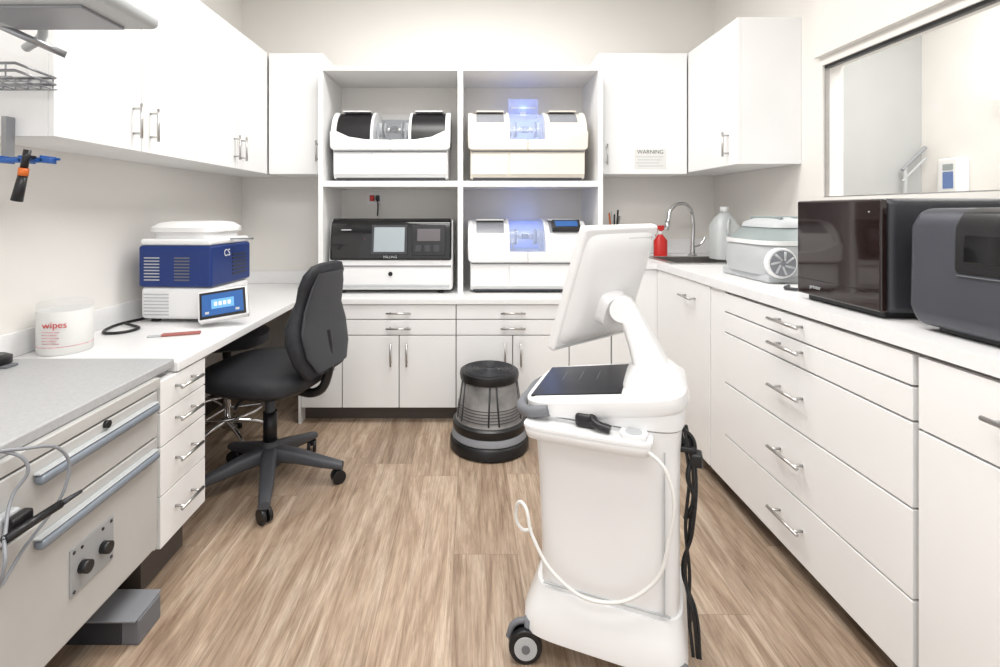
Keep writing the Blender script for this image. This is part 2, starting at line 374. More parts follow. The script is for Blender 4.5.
# ------------------------------------------------------------------ milling machines
M_glowcover = mat('blue_glow_cover',(0.6,0.7,1.0),0.1,alpha=0.22,emit=(0.2,0.34,1.0),es=0.12)  # clear cover made to glow faintly, imitating the blue chamber light on it
def mill(loc, body, hood, glow=False, side=None, strip=None):
    G = group('dental_milling_machine', loc)
    W2 = 0.362
    for sx in (-0.3,0.3):
        for y in (0.04,0.34): cyl(G,'foot',(sx,y,0),(sx,y,0.012),0.02,M_black)
    prism(G,'lower_body',[(0.03,0.012),(0.38,0.012),(0.38,0.24),(0.03,0.24),(0.012,0.19),(0.012,0.05)],'x',-W2+0.012,W2-0.012,body,0.012,seg=3)
    box(G,'base_shadow', -W2+0.03,W2-0.03,0.02,0.36,0.008,0.02, M_dgray)
    box(G,'drawer_seam', -0.355+0.01,-0.12,0.007,0.0135,0.04,0.17, body,0.005)
    box(G,'drawer_front', -0.11,0.345,0.005,0.0135,0.04,0.17, body,0.005)
    box(G,'seam_line', -W2+0.02,W2-0.02,0.008,0.02,0.176,0.183, M_smgray)
    for s in (-1,1):
        prof=[(s*W2,0.20),(s*(W2+0.004),0.30),(s*(W2-0.03),0.305),(s*0.25,0.268),(s*0.15,0.252),(s*0.0,0.25),(s*0.0,0.186),(s*(W2-0.02),0.186)]
        prism(G,'front_beam',prof,'y',-0.012,0.06,body,0.008,seg=3)
        xa,xb = sorted((s*0.115,s*(W2-0.004)))
        def arc(dr,a0,a1,n=10):
            return [(0.19+(0.175+dr)*math.cos(a0+(a1-a0)*k/n), 0.255+(0.185+dr)*math.sin(a0+(a1-a0)*k/n)) for k in range(n+1)]
        prism(G,'hood_shell',[(0.02,0.235)]+arc(0,math.pi,math.pi/2)+[(0.36,0.44),(0.38,0.40),(0.38,0.235)],'x',xa,xb,body if hood is not M_black else M_black,0.010,seg=3)
        xa2,xb2 = sorted((s*(W2-0.03),s*(W2+0.002)))
        prism(G,'cheek',[(0.0,0.235)]+arc(0.012,math.pi,math.pi*0.62)+[(0.14,0.39),(0.10,0.24)],'x',xa2,xb2,body,0.006,seg=3)
        xa3,xb3 = sorted((s*0.108,s*0.125))
        prism(G,'chamber_cheek',[(0.0,0.235)]+arc(0.008,math.pi,math.pi/2)+[(0.36,0.45),(0.38,0.235)],'x',xa3,xb3,body,0.004)
        xa4,xb4 = sorted((s*0.14,s*(W2-0.05)))
        if strip: prism(G,'hood_strip',arc(0.003,math.pi*0.80,math.pi*0.50)+arc(-0.01,math.pi*0.50,math.pi*0.80),'x',xa4,xb4,strip,0.002)
        box(G,'hood_ridge',xa4,xb4,0.10,0.30,0.438,0.447,body,0.003)
    box(G,'chamber_back', -0.108,0.108,0.33,0.38,0.235,0.43, M_glow if glow else M_smgray)
    box(G,'chamber_floor', -0.108,0.108,0.05,0.33,0.235,0.25, M_mgray if not glow else M_lgray)
    for s in (-1,1):
        cyl(G,'spindle',(s*0.107,0.16,0.335),(s*0.05,0.16,0.335),0.045,M_lgray)
        cyl(G,'spindle_collar',(s*0.07,0.16,0.335),(s*0.055,0.16,0.335),0.05,M_dgray)
        cyl(G,'spindle_nose',(s*0.05,0.16,0.335),(s*0.02,0.16,0.335),0.018,M_steel)
        box(G,'guide_rail',s*0.085-0.006,s*0.085+0.006,0.06,0.075,0.25,0.36,M_smgray)
    box(G,'block', -0.018,0.018,0.14,0.20,0.32,0.355, M_dgray)
    a_=arc(-0.002,math.pi,math.pi*0.55); b_=arc(-0.007,math.pi*0.55,math.pi)
    prism(G,'chamber_window',a_+b_,'x',-0.107,0.107,M_clear if not glow else M_glowcover)
    if side: 
        DMx = Matrix.Translation((0.24,0.055,0.408)) @ Matrix.Rotation(math.radians(-38),4,'X')
        box(G,'display_housing', -0.085,0.085, -0.02,0.02,-0.033,0.033, M_black,0.004, M=DMx)
        box(G,'display_lit', -0.068,0.068, -0.0225,-0.02,-0.02,0.02, M_scr2, M=DMx)
    return G
mill((-0.49,3.03,1.3955), M_white, M_black)
mill((0.345,3.03,1.3955), M_white2, M_white2, True, strip=M_smgray)
mill((0.345,3.03,0.7155), M_white, M_lgray, True, True, strip=M_smgray)
for (z,e) in ((1.90,0.22),(1.225,0.18)):
    l = bpy.data.lights.new('chamber_light','POINT'); l.color=(0.2,0.35,1.0); l.energy = e; l.shadow_soft_size=0.04; l.specular_factor=0.1
    o = bpy.data.objects.new('chamber_light',l); o.location=(0.345,3.30,z); COL.objects.link(o)
PB = group('acrylic_panel',(0.345,3.32,1.8455))
box(PB,'sheet',-0.10,0.10,-0.01,0.0,-0.004,0.11,mat('acrylic_lit',(0.6,0.68,1),0.1,alpha=0.45,emit=(0.3,0.4,1.0),es=0.18),0.004)
box(PB,'clip',-0.02,0.02,-0.014,0.004,-0.004,0.02,M_white)
box(PB,'stripe',-0.08,0.08,-0.012,-0.009,0.045,0.055,M_white)
# wide mill bottom left
ML = group('dental_milling_machine',(-0.485,3.02,0.7155))
for sx in (-0.3,0.3):
    for y in (0.04,0.34): cyl(ML,'foot',(sx,y,0),(sx,y,0.012),0.02,M_black)
prism(ML,'body',[(0.0,0.02),(0.38,0.012),(0.38,0.45),(0.06,0.45),(0.03,0.42),(0.0,0.23),(-0.01,0.12)],'x',-0.375,0.375,M_white,0.02,seg=4)
prism(ML,'front_fascia',[(-0.014,0.20),(-0.004,0.31),(0.022,0.43),(0.06,0.452),(0.12,0.452),(0.12,0.20)],'x',-0.368,0.368,M_gloss,0.015,seg=4)
T = Matrix.Rotation(math.radians(-11),4,'X')
def scr(nm,x0,x1,z0,z1,m,d=0.0): box(ML,nm,x0,x1,-0.012-d,0.02,z0,z1,m,0.002,M=Matrix.Translation((0,-0.057,0.01))@T)
scr('screen_frame',-0.115,0.10,0.23,0.41,M_dgray); scr('screen',-0.10,0.085,0.245,0.395,M_scr3,0.002)
scr('window_frame',0.13,0.33,0.225,0.41,M_black); scr('lit_strip',0.16,0.30,0.31,0.385,mat('amber_panel',(0.10,0.09,0.10),0.3,emit=(0.5,0.42,0.35),es=0.05),0.002)
for k in range(3): scr('inner_lines_%d'%k,0.15+k*0.055,0.185+k*0.055,0.245,0.285,M_dgray,0.002)
scr('button_a',-0.30,-0.24,0.375,0.382,M_lgray,0.004); scr('button_b',-0.16,-0.155,0.32,0.325,M_red,0.002)
box(ML,'seam',-0.365,0.365,-0.0125,0.0,0.165,0.170,M_mgray)
box(ML,'lower_step',-0.355,0.355,-0.016,0.0,0.04,0.055,M_lgray,0.003)
cyl(ML,'logo_badge',(0.0,-0.016,0.12),(0.0,0.0,0.12),0.013,M_black)
text(ML,'label','MILLING',0.022,(0.0,-0.0185,0.222),(83,0,0),M_lgray)
SO = group('power_outlet',(-0.66,YB-0.0185,1.30))
box(SO,'plate',-0.05,0.05,-0.006,0,-0.04,0.04,M_white,0.002)
box(SO,'plug',-0.03,0.0,-0.03,-0.006,-0.02,0.02,M_red,0.004); box(SO,'plug_b',0.01,0.035,-0.03,-0.006,-0.02,0.02,M_dgray,0.004)
tube(SO,'lead',[(0.02,-0.03,0.0),(0.03,-0.05,-0.04),(0.03,-0.06,-0.12)],0.005,M_dgray)

# ------------------------------------------------------------------ sintering furnace on desk
SF = group('sintering_furnace',(-1.305,2.39,0.7160), -4)
for x in (-0.12,0.12):
    for y in (-0.12,0.12): cyl(SF,'foot',(x,y,0),(x,y,0.015),0.02,M_black)
box(SF,'lower_housing',-0.165,0.165,-0.165,0.165,0.015,0.16,M_white,0.02,seg=3)
box(SF,'blue_housing',-0.170,0.170,-0.17,0.17,0.16,0.345,M_blue,0.012,seg=3)
box(SF,'white_collar',-0.166,0.166,-0.166,0.166,0.345,0.375,M_white,0.012,seg=3)
loft(SF,'lid',[(0.372,0,0,0.145,0.14,5),(0.40,0,0,0.145,0.14,5),(0.405,0,0,0.158,0.155,5),(0.425,0,0,0.158,0.155,5),(0.445,0,0,0.135,0.13,4),(0.452,0,0,0.10,0.09,3)],M_white)
box(SF,'lid_hinge',0.15,0.27,-0.01,0.01,0.365,0.372,M_foil)
for k in range(7):
    box(SF,'vent_front_%d'%k,-0.145,-0.03,-0.168,-0.16,0.035+k*0.015,0.040+k*0.015,M_lgray)
    box(SF,'vent_low_side_%d'%k,0.16,0.168,-0.02,0.13,0.035+k*0.015,0.040+k*0.015,M_lgray)
for k in range(8):
    box(SF,'vent_blue_%d'%k,-0.14,-0.07,-0.174,-0.165,0.19+k*0.014,0.195+k*0.014,M_lgray)
    box(SF,'vent_blue_b_%d'%k,0.0,0.07,-0.174,-0.165,0.19+k*0.014,0.195+k*0.014,M_mgray)
for k in range(6):
    box(SF,'vent_side_%d'%k,0.165,0.173,0.0,0.12,0.20+k*0.018,0.206+k*0.018,M_dgray)
text(SF,'label_text','CS',0.045,(0.174,-0.05,0.305),(90,0,90),M_white)
TS = Matrix.Translation((0.235,-0.185,0.092)) @ Matrix.Rotation(math.radians(18),4,'Z') @ Matrix.Rotation(math.radians(-28),4,'X') @ Matrix.Rotation(math.radians(-8),4,'Y')
box(SF,'touch_housing',-0.100,0.100,-0.012,0.03,-0.068,0.068,M_white,0.008,M=TS)
box(SF,'touch_bezel',-0.092,0.092,-0.015,-0.011,-0.060,0.060,M_black,0.002,M=TS)
box(SF,'touch_screen',-0.082,0.082,-0.0165,-0.0148,-0.048,0.048,M_scr2,M=TS)
box(SF,'touch_line',-0.045,0.045,-0.0175,-0.0164,-0.020,0.022,mat('screen_band',(0.1,0.3,0.6),0.3,emit=(0.2,0.45,0.8),es=0.35),M=TS)
box(SF,'touch_stalk',-0.09,0.0,0.03,0.07,-0.03,0.02,M_white,0.008,M=TS)
for k in range(4): box(SF,'touch_digit_%d'%k,-0.034+k*0.018,-0.022+k*0.018,-0.0182,-0.0174,-0.008,0.010,M_white,M=TS)
for k in range(2): box(SF,'touch_button_%d'%k,-0.07+k*0.12,-0.055+k*0.12,-0.0182,-0.0164,-0.040,-0.030,M_lgray,M=TS)

# wipes tub
WT = group('disinfectant_wipes_tub',(-1.46,1.80,0.7155))
lathe(WT,'tub',[(0.078,0),(0.082,0.006),(0.082,0.145),(0.078,0.15)],M_paper)
lathe(WT,'label_edge',[(0.0826,0.028),(0.0826,0.031)],M_pink)
lathe(WT,'lid',[(0.080,0.1505),(0.083,0.16),(0.080,0.178),(0.05,0.182)],M_clear)
for k in range(5): box(WT,'label_print_%d'%k,-0.015,0.045-0.01*(k%2),-0.0835,-0.081,0.042+k*0.010,0.0445+k*0.010,M_pink)
text(WT,'label_text','wipes',0.032,(0.03,-0.0835,0.108),(90,0,15),M_red)
CB = group('power_cable')
tube(CB,'cord',[(-1.54,2.62,0.722),(-1.50,2.35,0.722),(-1.53,2.12,0.722),(-1.46,2.02,0.722),(-1.40,2.10,0.722),(-1.46,2.15,0.725),(-1.50,2.165,0.73)],0.006,M_black)
PD = group('red_tool_pouch',(-1.17,2.02,0.7155),20)
box(PD,'pouch',-0.07,0.07,-0.014,0.014,0,0.010,mat('salmon_vinyl',(0.36,0.12,0.10),0.5),0.004)
box(PD,'strap',-0.12,-0.07,-0.010,0.010,0,0.006,M_lgray,0.002)
TD = group('tape_dispenser',(-1.49,1.56,0.7305))
lathe(TD,'puck',[(0.04,0),(0.045,0.01),(0.045,0.03),(0.03,0.038)],M_black)
box(TD,'foot',-0.03,0.06,-0.02,0.02,0,0.008,M_mgray,0.002)

# ------------------------------------------------------------------ gray dental lab unit
LU = group('lab_workstation')
ux = -0.965; uz = 0.70
box(LU,'worktop',XL+0.02,-0.98,0.45,1.655,uz,0.73,M_unittop,0.006,seg=3)
box(LU,'body',XL+0.02,ux-0.02,0.50,1.555,0.17,uz,M_unit,0.004)
box(LU,'top_rail',ux-0.02,ux,0.50,1.555,0.668,uz,M_unit,0.003)
for k,(a,b) in enumerate([(0.525,0.663),(0.185,0.52)]):
    box(LU,'drawer_front_%d'%k,ux-0.02,ux,0.55,1.54,a,b,M_unit,0.004)
for k,z in enumerate((0.622,0.478)):
    box(LU,'grip_%d'%k,ux,ux+0.024,1.10,1.52,z-0.011,z+0.011,M_strip,0.009,seg=4)
    box(LU,'grip_highlight_%d'%k,ux,ux+0.018,1.10,1.52,z+0.012,z+0.017,M_lgray,0.002)
cyl(LU,'lock',(ux,1.32,0.655),(ux+0.010,1.32,0.655),0.010,M_black)
box(LU,'control_plate',ux,ux+0.004,1.20,1.345,0.285,0.40,M_plate,0.001)
for y in (1.235,1.305):
    cyl(LU,'knob',(ux+0.004,y,0.34),(ux+0.024,y,0.34),0.015,M_black)
    cyl(LU,'screw',(ux+0.004,y,0.388),(ux+0.006,y,0.388),0.004,M_black,seg=10)
for y in (1.21,1.335):
    for z in (0.295,0.39): cyl(LU,'rivet',(ux+0.004,y,z),(ux+0.006,y,z),0.004,M_dgray,seg=10)
box(LU,'foot_rail',XL+0.1,-0.98,1.40,1.50,0.0,0.07,M_dgray,0.004)
box(LU,'foot_cap',-0.98,-0.93,1.40,1.50,0.0,0.070,M_mgray,0.004)
box(LU,'foot_plate',XL+0.1,-0.935,1.39,1.51,0.070,0.076,M_smgray,0.002)
box(LU,'post',XL+0.12,-1.10,1.41,1.49,0.076,0.17,M_mgray)
box(LU,'foot_rail_b',XL+0.1,-0.93,0.60,0.70,0.0,0.075,M_mgray,0.004)
box(LU,'post_b',XL+0.12,-1.10,0.61,0.69,0.075,0.17,M_mgray)
HP = LU
box(HP,'holder_bracket',ux,ux+0.022,1.00,1.05,0.54,0.60,M_lgray,0.006)
box(HP,'holder_clip',ux+0.022,ux+0.045,1.005,1.055,0.555,0.595,M_black,0.006)
cyl(HP,'handpiece_body',(ux+0.05,0.98,0.573),(ux+0.062,1.10,0.573),0.009,M_black)
cyl(HP,'handpiece_nose',(ux+0.062,1.10,0.573),(ux+0.068,1.15,0.573),0.007,M_dgray,r2=0.004)
tube(HP,'hose',[(ux+0.05,0.98,0.573),(ux+0.07,0.96,0.54),(ux+0.04,0.98,0.48),(ux+0.02,1.05,0.50),(ux+0.05,1.13,0.60),(ux+0.05,1.12,0.68),(ux+0.02,1.04,0.722),(ux-0.06,0.96,0.736),(ux-0.16,0.9,0.736)],0.0035,M_smgray)
tube(HP,'hose_b',[(ux+0.05,0.98,0.575),(ux+0.02,1.03,0.63),(ux+0.035,1.05,0.68),(ux,1.02,0.728),(ux-0.08,0.94,0.736)],0.0035,M_smgray)

# ------------------------------------------------------------------ wire racks etc, upper left
WS = group('wire_basket')
ya,ybk = 1.36,1.515
for zi,z in enumerate((1.62,1.60)):
    tube(WS,'rim_%d'%zi,[(-1.57,ya,z),(-1.24,ya,z),(-1.26,ybk,z),(-1.57,ybk,z),(-1.57,ya,z)],0.004,M_foil,False)
for i in range(9):
    x=-1.57+i*0.038
    tube(WS,'wire_%d'%i,[(x,ya,1.62),(x,ya,1.585),(x,ybk,1.585),(x,ybk,1.62)],0.0022,M_foil,False)
for i in range(4):
    y=ya+i*0.05; tube(WS,'cross_%d'%i,[(-1.57,y,1.583),(-1.25,y,1.583)],0.0022,M_foil,False)
TR = group('tool_rack')
box(TR,'bar',-1.58,-1.17,1.39,1.40,1.352,1.366,M_bluerack,0.003)
for k in range(2): box(TR,'rail_%d'%k,-1.58,-1.18,1.412+k*0.02,1.418+k*0.02,1.362,1.369,M_bluerack,0.001)
for k in range(6): box(TR,'divider_%d'%k,-1.20-k*0.06,-1.193-k*0.06,1.39,1.44,1.352,1.372,M_bluerack,0.001)
box(TR,'bracket',-1.40,-1.385,1.49,1.518,1.371,1.50,M_foil)
box(TR,'bracket_b',-1.58,-1.56,1.42,1.518,1.371,1.50,M_foil)
box(TR,'tray',-1.58,-1.28,1.42,1.518,1.369,1.373,M_foil,0.001)
cyl(TR,'pliers_jaw',(-1.215,1.37,1.385),(-1.225,1.37,1.335),0.009,M_black)
cyl(TR,'pliers_collar',(-1.225,1.37,1.335),(-1.228,1.37,1.314),0.012,M_orange)
cyl(TR,'pliers_grip',(-1.228,1.37,1.314),(-1.245,1.37,1.245),0.011,M_black,r2=0.014)
box(TR,'pliers_hook',-1.222,-1.210,1.365,1.392,1.362,1.370,M_black)
EL = group('overhead_task_light')
box(EL,'housing',-1.30,-0.84,1.15,1.36,1.705,1.75,M_lgray,0.02,seg=4)
box(EL,'diffuser',-1.20,-0.92,1.18,1.33,1.698,1.706,M_smgray,0.003)
box(EL,'shell',-1.25,-0.88,1.17,1.34,1.75,1.80,M_white,0.02,seg=3)
cyl(EL,'boom',(-1.22,1.25,1.79),(-1.22,1.25,ZC),0.022,M_lgray)
cyl(EL,'arm',(-1.15,1.42,1.66),(-1.27,1.30,1.72),0.01,M_foil)
tube(EL,'hose',[(-1.29,1.45,1.69),(-1.20,1.40,1.71),(-1.15,1.33,1.74)],0.012,M_lgray)

# ------------------------------------------------------------------ task chair
def caster(G,x,y,ang,r=0.028,mm=None):
    mm = mm or M_black
    c,s = math.cos(ang),math.sin(ang)
    for k in (-1,1):
        p0=(x-s*0.006*k,y+c*0.006*k,r); p1=(x-s*0.022*k,y+c*0.022*k,r)
        cyl(G,'caster_wheel',p0,p1,r,mm,seg=24,bevel=0.003)
    cyl(G,'caster_stem',(x,y,r),(x,y,r*2+0.012),0.008,M_dgray,seg=10)
CH = group('task_chair',(-0.90,2.24,0),-14)
for k in range(5):
    a = math.radians(k*72-58)
    c,s = math.cos(a),math.sin(a)
    RM = Matrix.Rotation(a,4,'Z')
    loft(CH,'leg_%d'%k,[(0.02,0,0.135,0.036,0.036,3),(0.12,0,0.12,0.032,0.03,3),(0.24,0,0.092,0.027,0.022,3),(0.325,0,0.076,0.022,0.015,3)],M_chplas,n=20,M=RM,axis='x')
    caster(CH,0.305*c,0.305*s,a+0.6,0.03)
cyl(CH,'hub',(0,0,0.08),(0,0,0.19),0.045,M_chplas,r2=0.034)
cyl(CH,'gas_lift',(0,0,0.18),(0,0,0.42),0.022,M_chplas)
cyl(CH,'column',(0,0,0.18),(0,0,0.32),0.030,M_black)
box(CH,'mechanism',-0.10,0.14,-0.08,0.08,0.415,0.45,M_black,0.01)
loft(CH,'seat_pan',[(0.44,0.0,0,0.20,0.20,3),(0.465,0.0,0,0.235,0.235,3.2)],M_black)
loft(CH,'seat_cushion',[(0.462,0,0,0.232,0.232,3.2),(0.475,0,0,0.25,0.25,3.2),(0.505,0,0,0.258,0.255,3),(0.53,0,0,0.25,0.245,2.8),(0.548,0,0,0.21,0.20,2.6),(0.55,0,0,0.10,0.10,2.2)],M_fabric)
tube(CH,'back_bracket',[(0.10,0,0.43),(0.24,0,0.43),(0.285,0,0.50),(0.29,0,0.62),(0.28,0,0.70)],0.02,M_black)
tube(CH,'lever',[(0.0,-0.08,0.43),(0.0,-0.20,0.43),(0.02,-0.25,0.425)],0.006,M_black)
loft(CH,'backrest',[(0.52,0.276,0,0.012,0.08,2.4),(0.53,0.273,0,0.03,0.15,2.6),(0.59,0.257,0,0.042,0.19,3),(0.67,0.235,0,0.05,0.205,3),(0.74,0.225,0,0.048,0.195,3),(0.80,0.23,0,0.038,0.165,3),(0.84,0.24,0,0.034,0.15,3),(0.90,0.255,0,0.036,0.155,3),(0.95,0.272,0,0.032,0.15,2.8),(0.985,0.284,0,0.022,0.12,2.4),(0.995,0.288,0,0.008,0.07,2.2)],M_fabric)
loft(CH,'back_shell',[(0.55,0.312,0,0.008,0.12,2.6),(0.62,0.292,0,0.014,0.17,3),(0.72,0.273,0,0.016,0.18,3),(0.80,0.267,0,0.014,0.15,3),(0.90,0.290,0,0.010,0.13,3),(0.955,0.304,0,0.006,0.10,3)],M_dgray)
# stool behind
ST = group('rolling_stool',(-1.26,2.58,0),20)
for k in range(5):
    a = math.radians(k*72+10); c,s = math.cos(a),math.sin(a)
    tube(ST,'leg_%d'%k,[(0.02*c,0.02*s,0.13),(0.12*c,0.12*s,0.11),(0.21*c,0.21*s,0.07)],0.012,M_chrome)
    caster(ST,0.21*c,0.21*s,a+0.5,0.024)
tube(ST,'foot_ring',[(0.17*math.cos(i*math.pi/12),0.17*math.sin(i*math.pi/12),0.20) for i in range(25)],0.008,M_chrome)
for k in range(3):
    a=k*2.1; tube(ST,'ring_spoke',[(0.02*math.cos(a),0.02*math.sin(a),0.20),(0.17*math.cos(a),0.17*math.sin(a),0.20)],0.006,M_chrome)
cyl(ST,'column',(0,0,0.10),(0,0,0.53),0.022,M_chrome)
loft(ST,'seat',[(0.525,0,0,0.16,0.15,2.4),(0.54,0,0,0.20,0.18,2.4),(0.585,0,0,0.205,0.185,2.4),(0.61,0,0,0.18,0.16,2.3),(0.615,0,0,0.10,0.09,2)],M_fabric)

# ------------------------------------------------------------------ step stool
SS = group('step_stool',(0.095,2.60,0))
lathe(SS,'base_skirt',[(0.19,0.002),(0.203,0.01),(0.203,0.050),(0.195,0.062),(0.190,0.065)],M_black)
lathe(SS,'band',[(0.190,0.065),(0.195,0.07),(0.190,0.098),(0.186,0.102)],M_smgray)
lathe(SS,'lower_step',[(0.186,0.102),(0.190,0.11),(0.188,0.140),(0.170,0.155)],M_black)
lathe(SS,'riser',[(0.174,0.152),(0.168,0.165),(0.143,0.345),(0.140,0.35)],M_smoke)
for k in range(5):
    a=k*2*math.pi/5-math.pi/2+0.1
    for da in (-0.16,0.16):
        cyl(SS,'rib_%d'%k,(0.167*math.cos(a+da),0.167*math.sin(a+da),0.16),(0.142*math.cos(a+da*0.7),0.142*math.sin(a+da*0.7),0.345),0.005,M_dgray,seg=8)
for k in range(5):
    z=0.175+k*0.014; r=0.168-(z-0.165)*0.139
    tube(SS,'riser_ring',[(r*math.cos(i*math.pi/12),r*math.sin(i*math.pi/12),z) for i in range(25)],0.0020,M_dgray)
lathe(SS,'tread_rim',[(0.140,0.345),(0.150,0.35),(0.154,0.375),(0.15,0.39),(0.14,0.396)],M_black)
for k in range(7):
    r=0.128-k*0.017
    tube(SS,'ridge_%d'%k,[(r*math.cos(i*math.pi/12),r*math.sin(i*math.pi/12),0.397) for i in range(25)],0.0032,M_dgray)

# ------------------------------------------------------------------ imaging cart
CT = group('intraoral_scanner_cart',(0.385,1.42,0),-22)
def wheel(x,y,a,r=0.045):
    c,s=math.cos(a),math.sin(a)
    for k in (-1,1):
        cyl(CT,'caster_tyre',(x-s*0.008*k,y+c*0.008*k,r),(x-s*0.026*k,y+c*0.026*k,r),r,M_black,seg=32,bevel=0.004)
        cyl(CT,'caster_disc',(x-s*0.024*k,y+c*0.024*k,r),(x-s*0.029*k,y+c*0.029*k,r),r*0.68,M_lgray,seg=32)
        cyl(CT,'caster_axle',(x-s*0.028*k,y+c*0.028*k,r),(x-s*0.032*k,y+c*0.032*k,r),r*0.25,M_mgray,seg=16)
    cyl(CT,'caster_stem',(x+0.01,y,r),(x+0.01,y,0.11),0.012,M_mgray)
    tube(CT,'caster_hood',[(x-c*0.045,y-s*0.045,r+0.01),(x-c*0.03,y-s*0.03,r+0.045),(x,y,r+0.055),(x+c*0.03,y+s*0.03,r+0.045)],0.008,M_mgray)
for x,y,a in ((-0.20,-0.14,0.35),(0.19,-0.14,0.2),(-0.19,0.14,1.2),(0.19,0.14,-0.4)): wheel(x,y,a)
loft(CT,'plinth',[(0.075,0,0,0.20,0.155,6),(0.085,0,0,0.212,0.166,6),(0.125,0,0,0.210,0.164,6),(0.155,0.005,0,0.200,0.153,5.5),(0.20,0.01,0,0.19,0.14,5)],M_white,n=64)
loft(CT,'body',[(0.15,0.012,0,0.180,0.130,6),(0.30,0.012,0,0.180,0.130,6),(0.50,0.008,0,0.184,0.132,6),(0.60,0.005,0,0.188,0.138,6),(0.655,0.002,0,0.195,0.144,5.5),(0.668,0.002,0,0.197,0.146,5.5)],M_white,n=64)
box(CT,'body_seam_front',-0.15,0.17,-0.1345,-0.128,0.212,0.2145,M_lgray)
box(CT,'body_seam_side',0.155,0.157,-0.138,-0.12,0.214,0.62,M_lgray)
loft(CT,'waist_gap',[(0.666,0.002,0,0.190,0.140,5.5),(0.674,0.002,0,0.190,0.140,5.5)],M_mgray,n=64)
DM = Matrix.Translation((0,0,0.70)) @ Matrix.Rotation(math.radians(-9),4,'Y')
loft(CT,'deck_base',[(0.672,0.002,0,0.20,0.148,5.5),(0.70,0.002,0,0.203,0.152,5.5),(0.72,0.03,0,0.17,0.15,5.5)],M_white,n=64)
loft(CT,'deck',[(-0.010,0.005,0,0.203,0.155,5),(0.0,0.005,0,0.210,0.162,5),(0.030,0.005,0,0.210,0.162,5),(0.040,0.005,0,0.198,0.15,5)],M_white,n=64,M=DM)
box(CT,'touch_panel',-0.182,0.060,-0.13,0.13,0.038,0.043,mat('touchpad_glass',(0.006,0.007,0.010),0.22),0.002,M=DM)
for k in range(3): box(CT,'touch_key_%d'%k,-0.12+0.05*k,-0.1185+0.05*k,-0.01,0.07,0.043,0.0433,M_mgray,M=DM)
tube(CT,'push_handle',[(-0.13,-0.158,0.010),(-0.185,-0.152,0.006),(-0.218,-0.11,0.004),(-0.226,0,0.004),(-0.218,0.11,0.004),(-0.185,0.155,0.004),(-0.13,0.16,0.006)],0.015,M_mgray,M=DM)
loft(CT,'arm_foot',[(0.735,0.13,-0.01,0.085,0.11,4),(0.775,0.13,-0.01,0.075,0.09,4),(0.80,0.125,-0.01,0.055,0.065,3.5),(0.815,0.115,-0.01,0.04,0.055,3.5)],M_white)
loft(CT,'arm',[(0.79,0.125,-0.01,0.050,0.062,4),(0.85,0.10,-0.005,0.040,0.052,4),(0.90,0.078,0.0,0.034,0.048,4),(0.945,0.055,0.005,0.032,0.050,4),(0.965,0.045,0.008,0.024,0.044,4)],M_white)
MM = Matrix.Translation((-0.006,0.040,1.0)) @ Matrix.Rotation(math.radians(-30),4,'Z') @ Matrix.Rotation(math.radians(19),4,'Y')
box(CT,'monitor_shell',-0.020,0.008,-0.17,0.17,-0.185,0.185,M_white,0.010,M=MM,seg=4)
loft(CT,'monitor_back',[(0.005,0,0,0.160,0.170,10),(0.016,0,-0.003,0.152,0.158,9),(0.030,0,-0.01,0.120,0.12,7)],M_white,M=MM,axis='x',n=64)
box(CT,'monitor_glass',-0.0225,-0.0195,-0.155,0.155,-0.168,0.168,M_gloss,M=MM)
for k in range(12): box(CT,'monitor_vent_%d'%k,0.010,0.0170,0.02+k*0.010,0.024+k*0.010,0.140,0.155,M_lgray,M=MM)
box(CT,'monitor_seam',0.008,0.0095,-0.165,0.165,-0.172,-0.170,M_lgray,M=MM)
loft(CT,'monitor_joint',[(0.02,0,-0.05,0.06,0.05,4),(0.055,0,-0.055,0.050,0.042,4)],M_white,M=MM,axis='x')
cyl(CT,'tilt_hinge',(0.045,-0.045,0.945),(0.045,0.06,0.945),0.032,M_white)
# side tray with camera holder
loft(CT,'side_tray',[(0.618,-0.03,-0.155,0.14,0.025,5),(0.625,-0.03,-0.165,0.152,0.033,5),(0.648,-0.03,-0.168,0.158,0.038,5),(0.655,-0.03,-0.168,0.155,0.035,5)],M_white,n=48)
loft(CT,'tray_rim',[(0.654,-0.03,-0.168,0.160,0.040,5),(0.661,-0.03,-0.168,0.160,0.040,5)],M_white,n=48)
loft(CT,'holder_cup',[(0.66,0.085,-0.165,0.030,0.030,3),(0.672,0.085,-0.165,0.032,0.032,3)],M_white)
cyl(CT,'holder_cup_hole',(0.085,-0.165,0.670),(0.085,-0.165,0.674),0.020,M_lgray)
tube(CT,'scanner_grip',[(-0.02,-0.15,0.694),(-0.01,-0.17,0.682),(0.03,-0.175,0.672)],0.011,M_black)
box(CT,'scanner_head',-0.06,-0.005,-0.17,-0.14,0.662,0.698,M_black,0.010)
tube(CT,'scanner_hose',[(0.10,-0.19,0.655),(0.16,-0.19,0.60),(0.165,-0.175,0.42),(0.12,-0.17,0.30),(0.0,-0.175,0.235),(-0.10,-0.18,0.27),(-0.17,-0.175,0.36),(-0.20,-0.16,0.43),(-0.225,-0.14,0.40),(-0.21,-0.13,0.34),(-0.185,-0.12,0.34)],0.0045,M_lite)
for k,(dx,dy) in enumerate(((0,0),(0.010,-0.008),(0.016,0.006))):
    tube(CT,'power_cord_%d'%k,[(0.19+dx,-0.05+dy,0.66),(0.212+dx,-0.06+dy,0.56),(0.205+dx,-0.06-dy,0.40),(0.215-dx,-0.05+dy,0.27),(0.212+dx,-0.07+dy,0.20),(0.222+dx,-0.09,0.10)],0.0042,M_black)
tube(CT,'cord_hank',[(0.195,-0.06,0.66),(0.225,-0.05,0.62),(0.21,-0.07,0.54),(0.225,-0.06,0.48),(0.205,-0.05,0.42)],0.006,M_black)
box(CT,'cord_plug',0.215,0.245,-0.075,-0.035,0.565,0.60,M_black,0.006)
